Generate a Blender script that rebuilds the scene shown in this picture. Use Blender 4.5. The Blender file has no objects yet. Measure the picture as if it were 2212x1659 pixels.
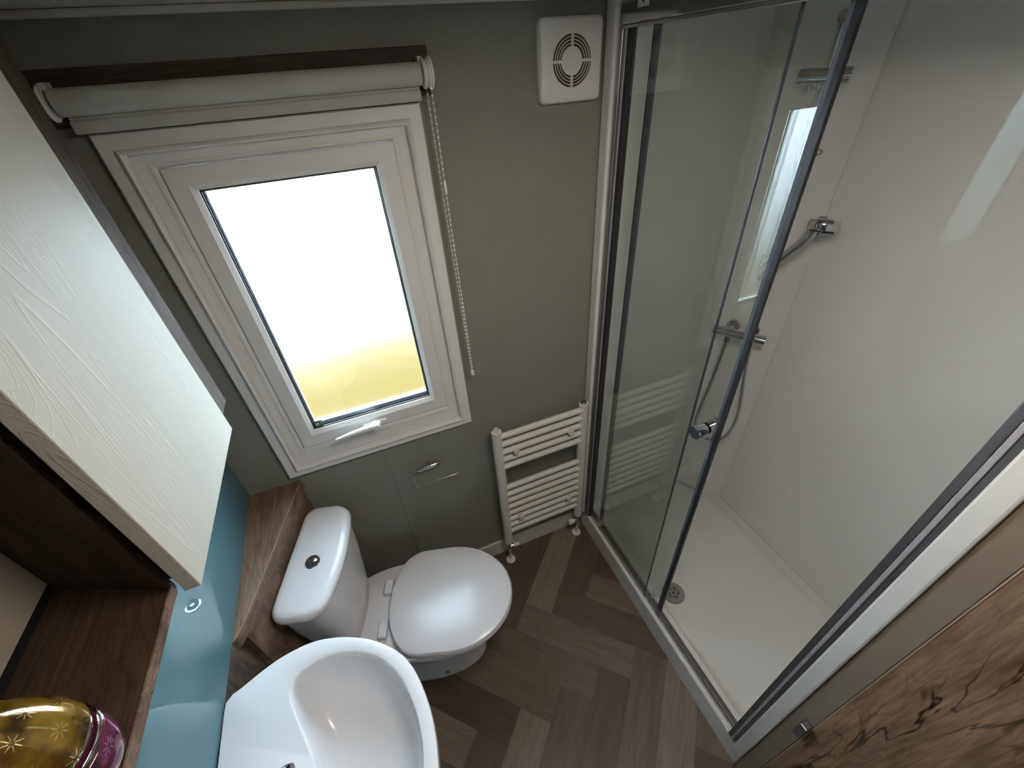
import bpy, bmesh, math, random
from mathutils import Vector, Matrix
PI = math.pi
scene = bpy.context.scene
COL = scene.collection
random.seed(7)

# ------------------------------------------------------------------ camera, world, exposure
cam_d = bpy.data.cameras.new('camera'); cam = bpy.data.objects.new('camera', cam_d); COL.objects.link(cam)
cam_d.sensor_fit = 'HORIZONTAL'; cam_d.sensor_width = 36.0; cam_d.lens = 36.0 * 903.91 / 2212.0
cam_d.clip_start = 0.02; cam_d.clip_end = 200
_r = Vector((0.92418706, -0.37688466, -0.06193735)); _u = Vector((0.27587009, 0.54653947, 0.79068976)); _f = Vector((0.26414763, 0.74783191, -0.60907591))
cam.matrix_world = Matrix(((_r.x, _u.x, -_f.x, 0.51543), (_r.y, _u.y, -_f.y, -1.1), (_r.z, _u.z, -_f.z, 1.87977), (0, 0, 0, 1)))
scene.camera = cam
W = bpy.data.worlds.new('sky'); scene.world = W; W.use_nodes = True
bg = W.node_tree.nodes['Background']; bg.inputs[0].default_value = (0.70, 0.84, 1.0, 1); bg.inputs[1].default_value = 19.0
scene.view_settings.view_transform = 'Standard'; scene.view_settings.look = 'None'
scene.view_settings.exposure = 1.1; scene.view_settings.gamma = 1.0; scene.view_settings.use_curve_mapping = False

# ------------------------------------------------------------------ node helpers
class NT:
    def __init__(s, name):
        s.m = bpy.data.materials.new(name); s.m.use_nodes = True; s.t = s.m.node_tree; s.n = s.t.nodes
        s.b = s.n['Principled BSDF']; s.out = s.n['Material Output']
    def node(s, kind, **kw):
        n = s.n.new(kind)
        for k, v in kw.items(): setattr(n, k, v)
        return n
    def set(s, sock, v):
        if isinstance(v, bpy.types.NodeSocket): s.t.links.new(v, sock)
        else: sock.default_value = v
    def math(s, op, a, b=0.0, c=0.0):
        n = s.node('ShaderNodeMath', operation=op)
        s.set(n.inputs[0], a); s.set(n.inputs[1], b)
        if op in ('MULTIPLY_ADD', 'COMPARE', 'WRAP'): s.set(n.inputs[2], c)
        return n.outputs[0]
    def obj(s):
        return s.node('ShaderNodeTexCoord').outputs['Object']
    def sep(s, v):
        n = s.node('ShaderNodeSeparateXYZ'); s.set(n.inputs[0], v); return n.outputs
    def comb(s, x, y, z=0.0):
        n = s.node('ShaderNodeCombineXYZ'); s.set(n.inputs[0], x); s.set(n.inputs[1], y); s.set(n.inputs[2], z); return n.outputs[0]
    def mapping(s, v, scale=(1, 1, 1), rot=(0, 0, 0), loc=(0, 0, 0)):
        n = s.node('ShaderNodeMapping'); s.set(n.inputs[0], v)
        n.inputs['Scale'].default_value = scale; n.inputs['Rotation'].default_value = rot; n.inputs['Location'].default_value = loc
        return n.outputs[0]
    def noise(s, v, scale=5.0, detail=4.0, rough=0.55, dist=0.0):
        n = s.node('ShaderNodeTexNoise'); s.set(n.inputs['Vector'], v)
        n.inputs['Scale'].default_value = scale; n.inputs['Detail'].default_value = detail
        n.inputs['Roughness'].default_value = rough; n.inputs['Distortion'].default_value = dist
        return n.outputs[0]
    def ramp(s, f, stops, interp='LINEAR'):
        n = s.node('ShaderNodeValToRGB'); s.set(n.inputs[0], f); e = n.color_ramp; e.interpolation = interp
        while len(e.elements) < len(stops): e.elements.new(0.5)
        for el, (p, c) in zip(e.elements, stops):
            el.position = p; el.color = (c[0], c[1], c[2], 1) if hasattr(c, '__len__') else (c, c, c, 1)
        return n.outputs[0]
    def mix(s, f, a, b, mode='MIX'):
        n = s.node('ShaderNodeMix', data_type='RGBA', blend_type=mode); s.set(n.inputs[0], f)
        for sk, v in ((n.inputs[6], a), (n.inputs[7], b)):
            s.set(sk, (v[0], v[1], v[2], 1) if isinstance(v, tuple) else v)
        return n.outputs[2]
    def bump(s, h, strength=0.3, dist=0.002):
        n = s.node('ShaderNodeBump'); n.inputs['Strength'].default_value = strength; n.inputs['Distance'].default_value = dist
        s.set(n.inputs['Height'], h); s.t.links.new(n.outputs[0], s.b.inputs['Normal'])
    def base(s, c, rough=0.5, metal=0.0, spec=0.5, coat=0.0):
        if isinstance(c, tuple): c = (c[0], c[1], c[2], 1)
        s.set(s.b.inputs['Base Color'], c); s.set(s.b.inputs['Roughness'], rough); s.b.inputs['Metallic'].default_value = metal
        s.b.inputs['Specular IOR Level'].default_value = spec
        s.b.inputs['Coat Weight'].default_value = coat; s.b.inputs['Coat Roughness'].default_value = 0.04
        return s.m

def plain(name, c, rough=0.5, metal=0.0, spec=0.5, coat=0.0, var=0.04, nscale=18):
    t = NT(name); f = t.noise(t.obj(), nscale, 3)
    c2 = tuple(max(0.0, x * (1 - var)) for x in c); c1 = tuple(min(1.0, x * (1 + var)) for x in c)
    return t.base(t.mix(f, c2, c1), rough, metal, spec, coat)

def wood(name, cols, grain='Z', scale=1.0, rough=0.55, crack=0.6, seed=0.0, fine=1.0, figure=0.35):
    """rustic oak: long fibres, wide flame figure and dark splits, all following the grain axis"""
    t = NT(name); v = t.obj()
    sc = {'X': (0.16, 1, 1), 'Y': (1, 0.16, 1), 'Z': (1, 1, 0.16)}[grain]
    sf = {'X': (0.05, 1, 1), 'Y': (1, 0.05, 1), 'Z': (1, 1, 0.05)}[grain]
    vm = t.mapping(v, tuple(a * scale for a in sc), loc=(seed, seed * 1.7, seed * 0.3))
    vf = t.mapping(v, tuple(a * scale for a in sf), loc=(seed, seed, seed))
    broad = t.noise(vm, 9, 5, 0.6, 1.2)
    fib = t.noise(vf, 210 * fine, 4, 0.6, 0.2)
    col = t.ramp(broad, [(0.28, cols[0]), (0.5, cols[1]), (0.72, cols[2])])
    fr = t.ramp(fib, [(0.3, 0.55), (0.62, 1.15)])
    col = t.mix(0.8, col, fr, 'MULTIPLY')
    fig = t.math('FRACT', t.math('MULTIPLY', t.noise(vm, 3.2, 3, 0.5, 1.8), 24.0))
    col = t.mix(figure, col, t.ramp(fig, [(0.0, 0.45), (0.25, 1.05), (0.8, 1.1), (1.0, 0.45)]), 'MULTIPLY')
    # dark splits: thin level lines of a stretched noise, only where a second noise allows
    lv = t.noise(vm, 7.0, 3, 0.5, 2.0)
    line = t.math('ABSOLUTE', t.math('SUBTRACT', lv, 0.52))
    line = t.ramp(line, [(0.0, 1.0), (0.007, 0.8), (0.02, 0.0)])
    gate = t.ramp(t.noise(vm, 5.0, 2), [(0.48, 0.0), (0.6, 1.0)])
    lm = t.math('MULTIPLY', t.math('MULTIPLY', line, gate), crack)
    col = t.mix(lm, col, (cols[0][0] * 0.12, cols[0][1] * 0.12, cols[0][2] * 0.12))
    t.bump(t.math('SUBTRACT', fib, lm), 0.35, 0.0012)
    return t.base(col, rough, spec=0.28)

# ------------------------------------------------------------------ materials
def m_wallpaper():
    t = NT('sage_herringbone_wallpaper'); o = t.sep(t.obj())
    per = 0.0190
    u = t.math('DIVIDE', t.math('ADD', o[0], o[1]), per)
    tri = t.math('ABSOLUTE', t.math('SUBTRACT', t.math('FRACT', u), 0.5))
    ph = t.math('FRACT', t.math('DIVIDE', t.math('ADD', o[2], t.math('MULTIPLY', tri, per * 1.9)), 0.0044))
    st = t.math('SMOOTH_MIN', t.math('MULTIPLY', ph, 2), t.math('SUBTRACT', 2.0, t.math('MULTIPLY', ph, 2)), 0.1)
    brk = t.noise(t.obj(), 420, 3, 0.7)
    line = t.math('MULTIPLY', t.ramp(st, [(0.42, 0.0), (0.75, 1.0)]), t.ramp(brk, [(0.36, 0.0), (0.55, 1.0)]))
    big = t.noise(t.obj(), 3, 3)
    basec = t.mix(big, (0.182, 0.182, 0.152), (0.207, 0.206, 0.174))
    col = t.mix(line, basec, (0.35, 0.355, 0.305))
    t.bump(line, 0.35, 0.0008)
    return t.base(col, t.math('MULTIPLY_ADD', line, -0.1, 0.62), spec=0.3)

def m_floor():
    """herringbone vinyl planks, 118 mm wide and four widths long, laid at 45 degrees"""
    t = NT('herringbone_oak_planks'); o = t.sep(t.obj()); w = 0.1185
    s_ = t.math('MULTIPLY', t.math('SUBTRACT', o[0], o[1]), 0.70710678)
    t_ = t.math('MULTIPLY', t.math('ADD', o[0], o[1]), 0.70710678)
    S = t.math('DIVIDE', t.math('SUBTRACT', s_, 1.110), w); T = t.math('DIVIDE', t.math('SUBTRACT', t_, 0.245), w)
    i = t.math('FLOOR', S); j = t.math('FLOOR', T)
    k = t.math('FLOORED_MODULO', t.math('ADD', t.math('SUBTRACT', i, j), 3.0), 8.0)
    hor = t.math('LESS_THAN', k, 3.5)
    fs = t.math('SUBTRACT', S, i); ft = t.math('SUBTRACT', T, j)
    # plank id and local coordinates
    idx = t.math('SUBTRACT', i, t.math('MULTIPLY', hor, k))
    ver = t.math('SUBTRACT', 1.0, hor)
    idy = t.math('ADD', j, t.math('MULTIPLY', ver, t.math('SUBTRACT', k, 4.0)))
    wn = t.node('ShaderNodeTexWhiteNoise', noise_dimensions='3D'); t.set(wn.inputs['Vector'], t.comb(idx, idy, t.math('MULTIPLY', hor, 7.3)))
    rnd = wn.outputs['Value']
    along = t.math('ADD', t.math('MULTIPLY', hor, S), t.math('MULTIPLY', ver, T))
    across = t.math('ADD', t.math('MULTIPLY', hor, T), t.math('MULTIPLY', ver, S))
    gv = t.comb(t.math('MULTIPLY', along, 0.13), across, t.math('MULTIPLY', rnd, 40))
    g1 = t.noise(gv, 4.5, 5, 0.6, 0.8); 
    gv2 = t.comb(t.math('MULTIPLY', along, 0.05), across, t.math('MULTIPLY', rnd, 40)); g2 = t.noise(gv2, 45, 3, 0.6)
    col = t.ramp(rnd, [(0.0, (0.078, 0.054, 0.037)), (0.3, (0.105, 0.075, 0.052)), (0.55, (0.130, 0.097, 0.069)), (0.8, (0.170, 0.133, 0.099)), (1.0, (0.225, 0.185, 0.145))])
    col = t.mix(0.8, col, t.ramp(g1, [(0.3, 0.72), (0.7, 1.22)]), 'MULTIPLY')
    col = t.mix(0.6, col, t.ramp(g2, [(0.3, 0.78), (0.7, 1.15)]), 'MULTIPLY')
    # seams: dark hairline on the four plank borders
    ed_ac = t.math('MINIMUM', t.math('FRACT', across), t.math('SUBTRACT', 1.0, t.math('FRACT', across)))
    startk = t.math('COMPARE', t.math('MODULO', k, 4.0), 0.0, 0.1); endk = t.math('COMPARE', t.math('MODULO', k, 4.0), 3.0, 0.1)
    pa = t.math('FRACT', along)
    # horizontal planks run up with s, vertical ones run down with t
    e_start = t.math('ADD', t.math('MULTIPLY', hor, pa), t.math('MULTIPLY', ver, t.math('SUBTRACT', 1.0, pa)))
    d1 = t.math('ADD', e_start, t.math('SUBTRACT', 1.0, startk)); d2 = t.math('ADD', t.math('SUBTRACT', 1.0, e_start), t.math('SUBTRACT', 1.0, endk))
    ed = t.math('MINIMUM', ed_ac, t.math('MINIMUM', d1, d2))
    seam = t.ramp(ed, [(0.004, 1.0), (0.014, 0.0)])
    col = t.mix(t.math('MULTIPLY', seam, 0.45), col, (0.045, 0.034, 0.026))
    t.bump(t.math('SUBTRACT', t.math('MULTIPLY', g2, 0.4), seam), 0.25, 0.001)
    return t.base(col, 0.5, spec=0.35)

def m_white_grain():
    t = NT('cream_embossed_wood_laminate'); v = t.obj()
    vm = t.mapping(v, (1, 1, 0.10)); b = t.noise(vm, 6.0, 2, 0.4, 1.6)
    rings = t.math('FRACT', t.math('MULTIPLY', b, 44.0))
    ln = t.ramp(rings, [(0.0, 0.0), (0.10, 1.0), (0.26, 0.0)])
    f = t.noise(t.mapping(v, (1, 1, 0.04)), 420, 3, 0.6)
    gate = t.ramp(t.noise(t.mapping(v, (1, 1, 0.5)), 9, 2), [(0.42, 0.1), (0.62, 1.0)])
    h = t.math('MULTIPLY', t.math('ADD', t.math('MULTIPLY', ln, gate), t.math('MULTIPLY', f, 0.55)), 1.0)
    col = t.mix(t.math('MULTIPLY', t.math('MULTIPLY', ln, gate), 0.10), (0.50, 0.48, 0.425), (0.60, 0.58, 0.52))
    t.bump(h, 0.5, 0.0006)
    return t.base(col, 0.55, spec=0.22)

def m_glass(name, tint, rough=0.0):
    t = NT(name); t.base(tint, rough); t.b.inputs['Transmission Weight'].default_value = 1.0; t.b.inputs['IOR'].default_value = 1.45
    return t.m

def m_screen():
    """clear toughened shower glass: glossy on both faces and nearly colourless, with faint water marks"""
    t = NT('clear_shower_glass'); n = t.n
    tr = t.node('ShaderNodeBsdfTransparent'); tr.inputs[0].default_value = (0.93, 0.955, 0.945, 1)
    gl = t.node('ShaderNodeBsdfGlossy'); gl.inputs['Roughness'].default_value = 0.0; gl.inputs[0].default_value = (1, 1, 1, 1)
    fr = t.node('ShaderNodeFresnel'); geo = t.node('ShaderNodeNewGeometry')
    t.set(fr.inputs[0], t.math('MULTIPLY_ADD', geo.outputs['Backfacing'], 1 / 1.5 - 1.5, 1.5))
    mx = t.node('ShaderNodeMixShader'); t.t.links.new(fr.outputs[0], mx.inputs[0]); t.t.links.new(tr.outputs[0], mx.inputs[1]); t.t.links.new(gl.outputs[0], mx.inputs[2])
    t.t.links.new(mx.outputs[0], t.out.inputs[0]); return t.m

def m_frosted():
    t = NT('frosted_window_glass')
    g = t.node('ShaderNodeBsdfGlass', distribution='BECKMANN'); g.inputs['Roughness'].default_value = 0.46; g.inputs['IOR'].default_value = 1.45; g.inputs[0].default_value = (1, 1, 1, 1)
    t.t.links.new(g.outputs[0], t.out.inputs[0]); return t.m

def m_star_glass(name, body, star):
    t = NT(name); v = t.obj(); o = t.sep(v)
    ang = t.math('ARCTAN2', o[1], o[0])
    u = t.math('MULTIPLY', ang, 9 / (2 * PI)); w_ = t.math('DIVIDE', o[2], 0.026)
    row = t.math('FLOOR', w_); u2 = t.math('ADD', u, t.math('MULTIPLY', row, 0.5))
    fu = t.math('SUBTRACT', t.math('FRACT', u2), 0.5); fw = t.math('SUBTRACT', t.math('FRACT', w_), 0.5)
    rad = t.math('SQRT', t.math('ADD', t.math('MULTIPLY', fu, fu), t.math('MULTIPLY', fw, fw)))
    a2 = t.math('ARCTAN2', fw, fu)
    ray = t.math('ABSOLUTE', t.math('COSINE', t.math('MULTIPLY', a2, 4.0)))
    lim = t.math('MULTIPLY_ADD', t.math('POWER', ray, 6.0), 0.24, 0.03)
    s1 = t.math('LESS_THAN', rad, lim); s2 = t.math('GREATER_THAN', rad, 0.07)
    m = t.math('MULTIPLY', s1, s2)
    col = t.mix(t.ramp(t.noise(v, 38, 4), [(0.35, 0.0), (0.65, 1.0)]), tuple(x * 1.9 for x in body), tuple(x * 0.3 for x in body))
    col = t.mix(m, col, star)
    t.base(col, 0.13, 0.55, 0.7); t.b.inputs['Coat Weight'].default_value = 1.0; t.b.inputs['Coat Roughness'].default_value = 0.03
    t.set(t.b.inputs['Metallic'], t.math('MULTIPLY_ADD', m, 0.4, 0.45))
    t.bump(m, 0.8, 0.001)
    return t.m

M = {}
M['paper'] = m_wallpaper(); M['floor'] = m_floor(); M['cream'] = m_white_grain()
M['ceramic'] = plain('white_glazed_ceramic', (0.80, 0.80, 0.82), 0.2, spec=0.4, coat=0.2, var=0.01)
M['seat'] = plain('white_gloss_seat_plastic', (0.79, 0.79, 0.82), 0.20, spec=0.45, coat=0.0, var=0.01)
M['pvc'] = plain('white_upvc', (0.74, 0.73, 0.71), 0.38, var=0.02)
M['trimwhite'] = plain('white_painted_trim', (0.62, 0.60, 0.57), 0.45, var=0.03)
M['fabric'] = plain('grey_white_blind_fabric', (0.47, 0.47, 0.43), 0.75, var=0.05, nscale=300)
M['radw'] = plain('white_enamel_steel', (0.68, 0.66, 0.63), 0.33, var=0.02)
M['ceil'] = plain('white_ceiling_board', (0.60, 0.57, 0.52), 0.7, var=0.03)
M['chrome'] = plain('polished_chrome', (0.62, 0.63, 0.65), 0.10, 1.0, var=0.02)
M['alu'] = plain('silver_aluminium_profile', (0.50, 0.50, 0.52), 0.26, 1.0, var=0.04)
M['aludark'] = plain('dark_reflection_grey_metal', (0.20, 0.195, 0.20), 0.34, 0.8, var=0.06)  # dark grey metal; dark reflections of the chrome profiles put into the colour
M['acryl'] = plain('white_gloss_shower_board', (0.84, 0.83, 0.80), 0.03, spec=0.42, var=0.02, nscale=4)
M['tray'] = plain('white_acrylic_tray', (0.76, 0.76, 0.74), 0.28, var=0.015)
M['midgrey'] = plain('satin_grey_profile', (0.36, 0.36, 0.38), 0.35, 0.2)
M['spacer'] = plain('dark_grey_matt_spacer', (0.010, 0.011, 0.013), 0.9, spec=0.02)
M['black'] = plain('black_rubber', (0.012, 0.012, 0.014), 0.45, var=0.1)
M['seal'] = plain('grey_clear_seal_strip', (0.085, 0.10, 0.125), 0.7, spec=0.1, var=0.1)
M['screen'] = m_screen(); M['frost'] = m_frosted()
M['edge'] = plain('blue_green_polished_glass_edge', (0.035, 0.045, 0.06), 0.3, var=0.1)
M['blue'] = plain('teal_backpainted_glass', (0.070, 0.158, 0.178), 0.03, spec=0.7, coat=0.0, var=0.02, nscale=3)
M['taupe'] = plain('taupe_painted_door_jamb', (0.185, 0.145, 0.105), 0.55, var=0.06, nscale=8)
M['beige'] = plain('beige_back_panel', (0.36, 0.32, 0.27), 0.6, var=0.06)
M['green'] = plain('green_sticker_film', (0.015, 0.12, 0.06), 0.5)
M['sticker'] = plain('white_sticker_film', (0.75, 0.75, 0.73), 0.5)
M['dark'] = plain('dark_void_plastic', (0.085, 0.045, 0.036), 0.6)
M['hose'] = plain('silver_hose_braid', (0.42, 0.43, 0.44), 0.28, 0.9)
M['paving'] = plain('pale_concrete_paving', (0.8, 0.8, 0.78), 0.8)
_t = NT('dry_yellow_grass'); M['lawn'] = _t.base(_t.mix(_t.ramp(_t.noise(_t.obj(), 0.9, 2, 0.5), [(0.42, 0.0), (0.60, 1.0)]), (0.0370, 0.0272, 0.0048), (0.0420, 0.0260, 0.0065)), 0.95, spec=0.0)
OAKD = ((0.038, 0.025, 0.017), (0.066, 0.043, 0.029), (0.105, 0.070, 0.046))  # dark brown oak; the cabinets' shade is put into this colour
OAKL = ((0.100, 0.062, 0.040), (0.190, 0.128, 0.086), (0.285, 0.205, 0.145))
OAKR = ((0.110, 0.062, 0.036), (0.205, 0.125, 0.076), (0.310, 0.190, 0.100))
M['oak_z'] = wood('shaded_rustic_oak_upright', OAKD, 'Z', 1.0, rough=0.85)
M['oak_y'] = wood('shaded_rustic_oak_lengthwise', OAKD, 'Y', 1.0, seed=3.1)
M['oak_x'] = wood('dark_rustic_oak_crosswise', OAKD, 'X', 1.0, seed=1.3)
M['top'] = wood('grey_brown_oak_worktop', OAKL, 'Y', 1.3, seed=5.0)
M['toplip'] = plain('pale_laminate_edge_line', (0.34, 0.26, 0.19), 0.5)
M['boxface'] = wood('grey_brown_oak_fascia', OAKL, 'X', 1.3, seed=6.0)
M['doorwood'] = wood('warm_rustic_oak_door', OAKR, 'Z', 1.5, crack=1.0, seed=2.2, fine=0.55, figure=0.28)

# ------------------------------------------------------------------ mesh helpers
def obj(name, bm, mat, parent=None, smooth=False, bevel=0.0, seg=2, label=None, local=None):
    bmesh.ops.recalc_face_normals(bm, faces=bm.faces[:])
    me = bpy.data.meshes.new(name); bm.to_mesh(me); bm.free()
    o = bpy.data.objects.new(name, me); COL.objects.link(o)
    for m in (mat if isinstance(mat, (list, tuple)) else [mat]): me.materials.append(m)
    if smooth:
        for p in me.polygons: p.use_smooth = True
        try: me.set_sharp_from_angle(angle=math.radians(38))
        except Exception: pass
    if bevel > 0:
        md = o.modifiers.new('edge', 'BEVEL'); md.width = bevel; md.segments = seg; md.limit_method = 'ANGLE'; md.angle_limit = math.radians(40)
        md.harden_normals = False
    if parent is not None: o.parent = parent
    if label: o['label'] = label
    return o
def thing(name, label, cat, loc=(0, 0, 0), rz=0.0, group=None, kind=None):
    o = bpy.data.objects.new(name, None); COL.objects.link(o); o.location = loc; o.rotation_euler = (0, 0, rz)
    o.empty_display_size = 0.05
    if kind: o['kind'] = kind
    if label: o['label'] = label
    if cat: o['category'] = cat
    if group: o['group'] = group
    return o
def tag(o, label=None, cat=None, group=None, kind=None):
    for k, v in (('label', label), ('category', cat), ('group', group), ('kind', kind)):
        if v: o[k] = v
    return o
def box(bm, x0, x1, y0, y1, z0, z1):
    v = [bm.verts.new((x, y, z)) for x in (x0, x1) for y in (y0, y1) for z in (z0, z1)]
    for f in ((0, 1, 3, 2), (4, 6, 7, 5), (0, 4, 5, 1), (2, 3, 7, 6), (0, 2, 6, 4), (1, 5, 7, 3)): bm.faces.new([v[i] for i in f])
    return v
def boxm(*a):
    bm = bmesh.new(); box(bm, *a); return bm
def prism(bm, pts, z0, z1):
    a = [bm.verts.new((x, y, z0)) for x, y in pts]; b = [bm.verts.new((x, y, z1)) for x, y in pts]; n = len(pts)
    bm.faces.new(a[::-1]); bm.faces.new(b)
    for i in range(n): bm.faces.new((a[i], a[(i + 1) % n], b[(i + 1) % n], b[i]))
def basis(axis):
    z = Vector(axis).normalized(); x = z.orthogonal().normalized(); return x, z.cross(x), z
def lathe(bm, prof, origin=(0, 0, 0), axis=(0, 0, 1), n=32, cap=True):
    """prof: (radius, height) list"""
    X, Y, Z = basis(axis); O = Vector(origin); rings = []
    for r, h in prof:
        if r < 1e-6: rings.append([bm.verts.new(O + Z * h)])
        else: rings.append([bm.verts.new(O + Z * h + (X * math.cos(2 * PI * i / n) + Y * math.sin(2 * PI * i / n)) * r) for i in range(n)])
    for A, B in zip(rings, rings[1:]):
        for i in range(n):
            j = (i + 1) % n
            if len(A) == 1 and len(B) == 1: continue
            if len(A) == 1: bm.faces.new((A[0], B[i], B[j]))
            elif len(B) == 1: bm.faces.new((A[i], A[j], B[0]))
            else: bm.faces.new((A[i], A[j], B[j], B[i]))
    if cap:
        if len(rings[0]) > 1: bm.faces.new(rings[0][::-1])
        if len(rings[-1]) > 1: bm.faces.new(rings[-1])
def cyl(bm, p0, p1, r, n=24, r2=None):
    p0 = Vector(p0); p1 = Vector(p1); d = p1 - p0; L = d.length; r2 = r if r2 is None else r2
    c = min(0.0012, r * 0.25, L * 0.2)
    lathe(bm, [(r - c, 0), (r, c), (r2, L - c), (r2 - c, L)], p0, d, n)
def spline(pts, k=8, closed=False):
    P = [Vector(p) for p in pts]; n = len(P); out = []
    rng = range(n) if closed else range(n - 1)
    for i in rng:
        a = P[(i - 1) % n] if closed or i > 0 else P[0] * 2 - P[1]
        b = P[i]; c = P[(i + 1) % n]; d = P[(i + 2) % n] if closed or i + 2 < n else P[-1] * 2 - P[-2]
        for q in range(k):
            t = q / k
            out.append(0.5 * ((2 * b) + (c - a) * t + (2 * a - 5 * b + 4 * c - d) * t * t + (3 * b - a - 3 * c + d) * t ** 3))
    if not closed: out.append(P[-1])
    return out
def tube(bm, pts, r, n=12, closed=False, radii=None):
    P = [Vector(p) for p in pts]; rings = []; N = len(P); up = None
    for i in range(N):
        a = P[(i - 1) % N] if closed or i > 0 else P[i]; b = P[(i + 1) % N] if closed or i < N - 1 else P[i]
        d = (b - a).normalized()
        if up is None: x = d.orthogonal().normalized()
        else: x = (up - d * up.dot(d)).normalized()
        up = x; y = d.cross(x); rr = radii[i] if radii else r
        rings.append([bm.verts.new(P[i] + (x * math.cos(2 * PI * q / n) + y * math.sin(2 * PI * q / n)) * rr) for q in range(n)])
    m = N if closed else N - 1
    for i in range(m):
        A, B = rings[i], rings[(i + 1) % N]
        for q in range(n): bm.faces.new((A[q], A[(q + 1) % n], B[(q + 1) % n], B[q]))
    if not closed: bm.faces.new(rings[0][::-1]); bm.faces.new(rings[-1])
def loft(bm, rings, cap0=True, cap1=True):
    R = [[bm.verts.new(p) for p in r] for r in rings]; n = len(R[0])
    for A, B in zip(R, R[1:]):
        for i in range(n): bm.faces.new((A[i], A[(i + 1) % n], B[(i + 1) % n], B[i]))
    if cap0: bm.faces.new(R[0][::-1])
    if cap1: bm.faces.new(R[-1])
    return R
def ring_sweep(bm, rect, prof, kb=1.0, kt=1.0):
    """mitred frame: rect x0,x1,z0,z1; prof (inset, y) points from outside to inside"""
    x0, x1, z0, z1 = rect; rings = []
    for d, y in prof: rings.append([bm.verts.new(p) for p in ((x0 + d, y, z0 + d * kb), (x1 - d, y, z0 + d * kb), (x1 - d, y, z1 - d * kt), (x0 + d, y, z1 - d * kt))])
    for A, B in zip(rings + [rings[0]], (rings + [rings[0]])[1:]):
        for i in range(4): bm.faces.new((A[i], A[(i + 1) % 4], B[(i + 1) % 4], B[i]))
def rrect(x0, x1, y0, y1, r, n=6):
    out = []
    for cx, cy, a in ((x1 - r, y1 - r, 0), (x0 + r, y1 - r, 90), (x0 + r, y0 + r, 180), (x1 - r, y0 + r, 270)):
        for i in range(n + 1):
            t = math.radians(a + 90 * i / n); out.append((cx + r * math.cos(t), cy + r * math.sin(t)))
    return out
def radial(outline, c, n=96):
    """resample a closed smooth outline at n even angles about c"""
    P = spline([(x, y, 0) for x, y in outline], 10, True); res = []
    for i in range(n):
        a = 2 * PI * i / n; dx, dy = math.cos(a), math.sin(a); best = 0
        for A, B in zip(P, P[1:] + P[:1]):
            ax, ay, bx, by = A.x - c[0], A.y - c[1], B.x - c[0], B.y - c[1]
            ca = dx * ay - dy * ax; cb = dx * by - dy * bx
            if (ca <= 0 < cb) or (cb <= 0 < ca):
                t = ca / (ca - cb); r = (ax + (bx - ax) * t) * dx + (ay + (by - ay) * t) * dy
                best = max(best, r)
        res.append(best)
    return res

# ------------------------------------------------------------------ setting
CEIL = 1.992; XR = 1.2; XB = 1.86
def struct(name, bm, mat, parent=None, **k):
    o = obj(name, bm, mat, parent, **k)
    if parent is None: o['kind'] = 'structure'
    return o
struct('floor', boxm(-0.02, 2.0, -2.2, 0.02, -0.05, 0.0), M['floor'])
struct('ceiling', boxm(-0.02, 2.0, -2.2, 0.02, CEIL, CEIL + 0.05), M['ceil'])
bm = bmesh.new()
hx0, hx1, hz0, hz1 = 0.165, 0.708, 0.913, 1.793
for a in ((-0.02, hx0, 0, CEIL), (hx1, 2.0, 0, CEIL), (hx0, hx1, 0, hz0), (hx0, hx1, hz1, CEIL)):
    box(bm, a[0], a[1], 0.0, 0.06, a[2], a[3])
struct('wall_window', bm, M['paper'])
struct('wall_left', boxm(-0.06, 0.0, -2.2, 0.0, 0, CEIL), M['paper'])
struct('wall_behind', boxm(-0.02, 2.0, -2.25, -2.2, 0, CEIL), M['trimwhite'])
bm = bmesh.new(); prism(bm, [(1.72, -0.001), (1.86, -0.24), (1.86, -1.0), (1.92, -1.0), (1.92, -0.001)], 0.09, CEIL)
struct('wall_shower_back', bm, M['acryl'])
bm = bmesh.new(); cyl(bm, (1.8585, -0.2425, 0.114), (1.8585, -0.2425, CEIL - 0.001), 0.0022, 10); struct('trim_7', bm, M['sticker'])
struct('wall_shower_side', boxm(1.252, 1.72, -0.004, -0.0005, 0.09, CEIL), M['acryl'])
struct('wall_shower_end', boxm(1.252, 1.86, -1.03, -1.0, 0.09, CEIL), M['acryl'])
struct('wall_partition', boxm(1.252, 1.92, -1.09, -1.031, 0, CEIL), M['trimwhite'])
struct('baseboard_window', boxm(0.165, 1.2, -0.012, -0.0005, 0, 0.094), M['trimwhite'], bevel=0.003)
struct('trim_1', boxm(0.424, 0.448, -0.0028, -0.0004, 0.095, 0.882), M['paper'], bevel=0.0012)
struct('trim_2', boxm(0.0, 1.2, -0.012, -0.0005, CEIL - 0.012, CEIL - 0.0005), M['ceil'], bevel=0.004)
# doorway on the right: white architrave strip, taupe jamb, oak door leaf
struct('trim_3', boxm(1.1965, 1.252, -1.0305, -0.9975, 0.113, CEIL), M['trimwhite'], bevel=0.004)
struct('trim_4', boxm(1.203, 1.252, -1.0735, -1.031, 0, CEIL), M['taupe'], bevel=0.0015)
dr = thing('door_1', None, None, kind='structure')
obj('door_leaf', boxm(1.2005, 1.24, -1.86, -1.0745, 0.006, CEIL - 0.02), M['doorwood'], dr)
obj('edge_band', boxm(1.1995, 1.2405, -1.0762, -1.0742, 0.006, CEIL - 0.02), M['toplip'], dr, label='pale edge band along the door')
struct('wall_right', boxm(1.2, 1.252, -2.2, -1.862, 0, CEIL), M['trimwhite'])
hg = obj('door_latch', boxm(1.1820, 1.2028, -1.0738, -1.0545, 0.548, 0.606), M['aludark'], None, bevel=0.003)
tag(hg, 'small square chrome latch on the taupe jamb beside the oak door', 'latch')

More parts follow.
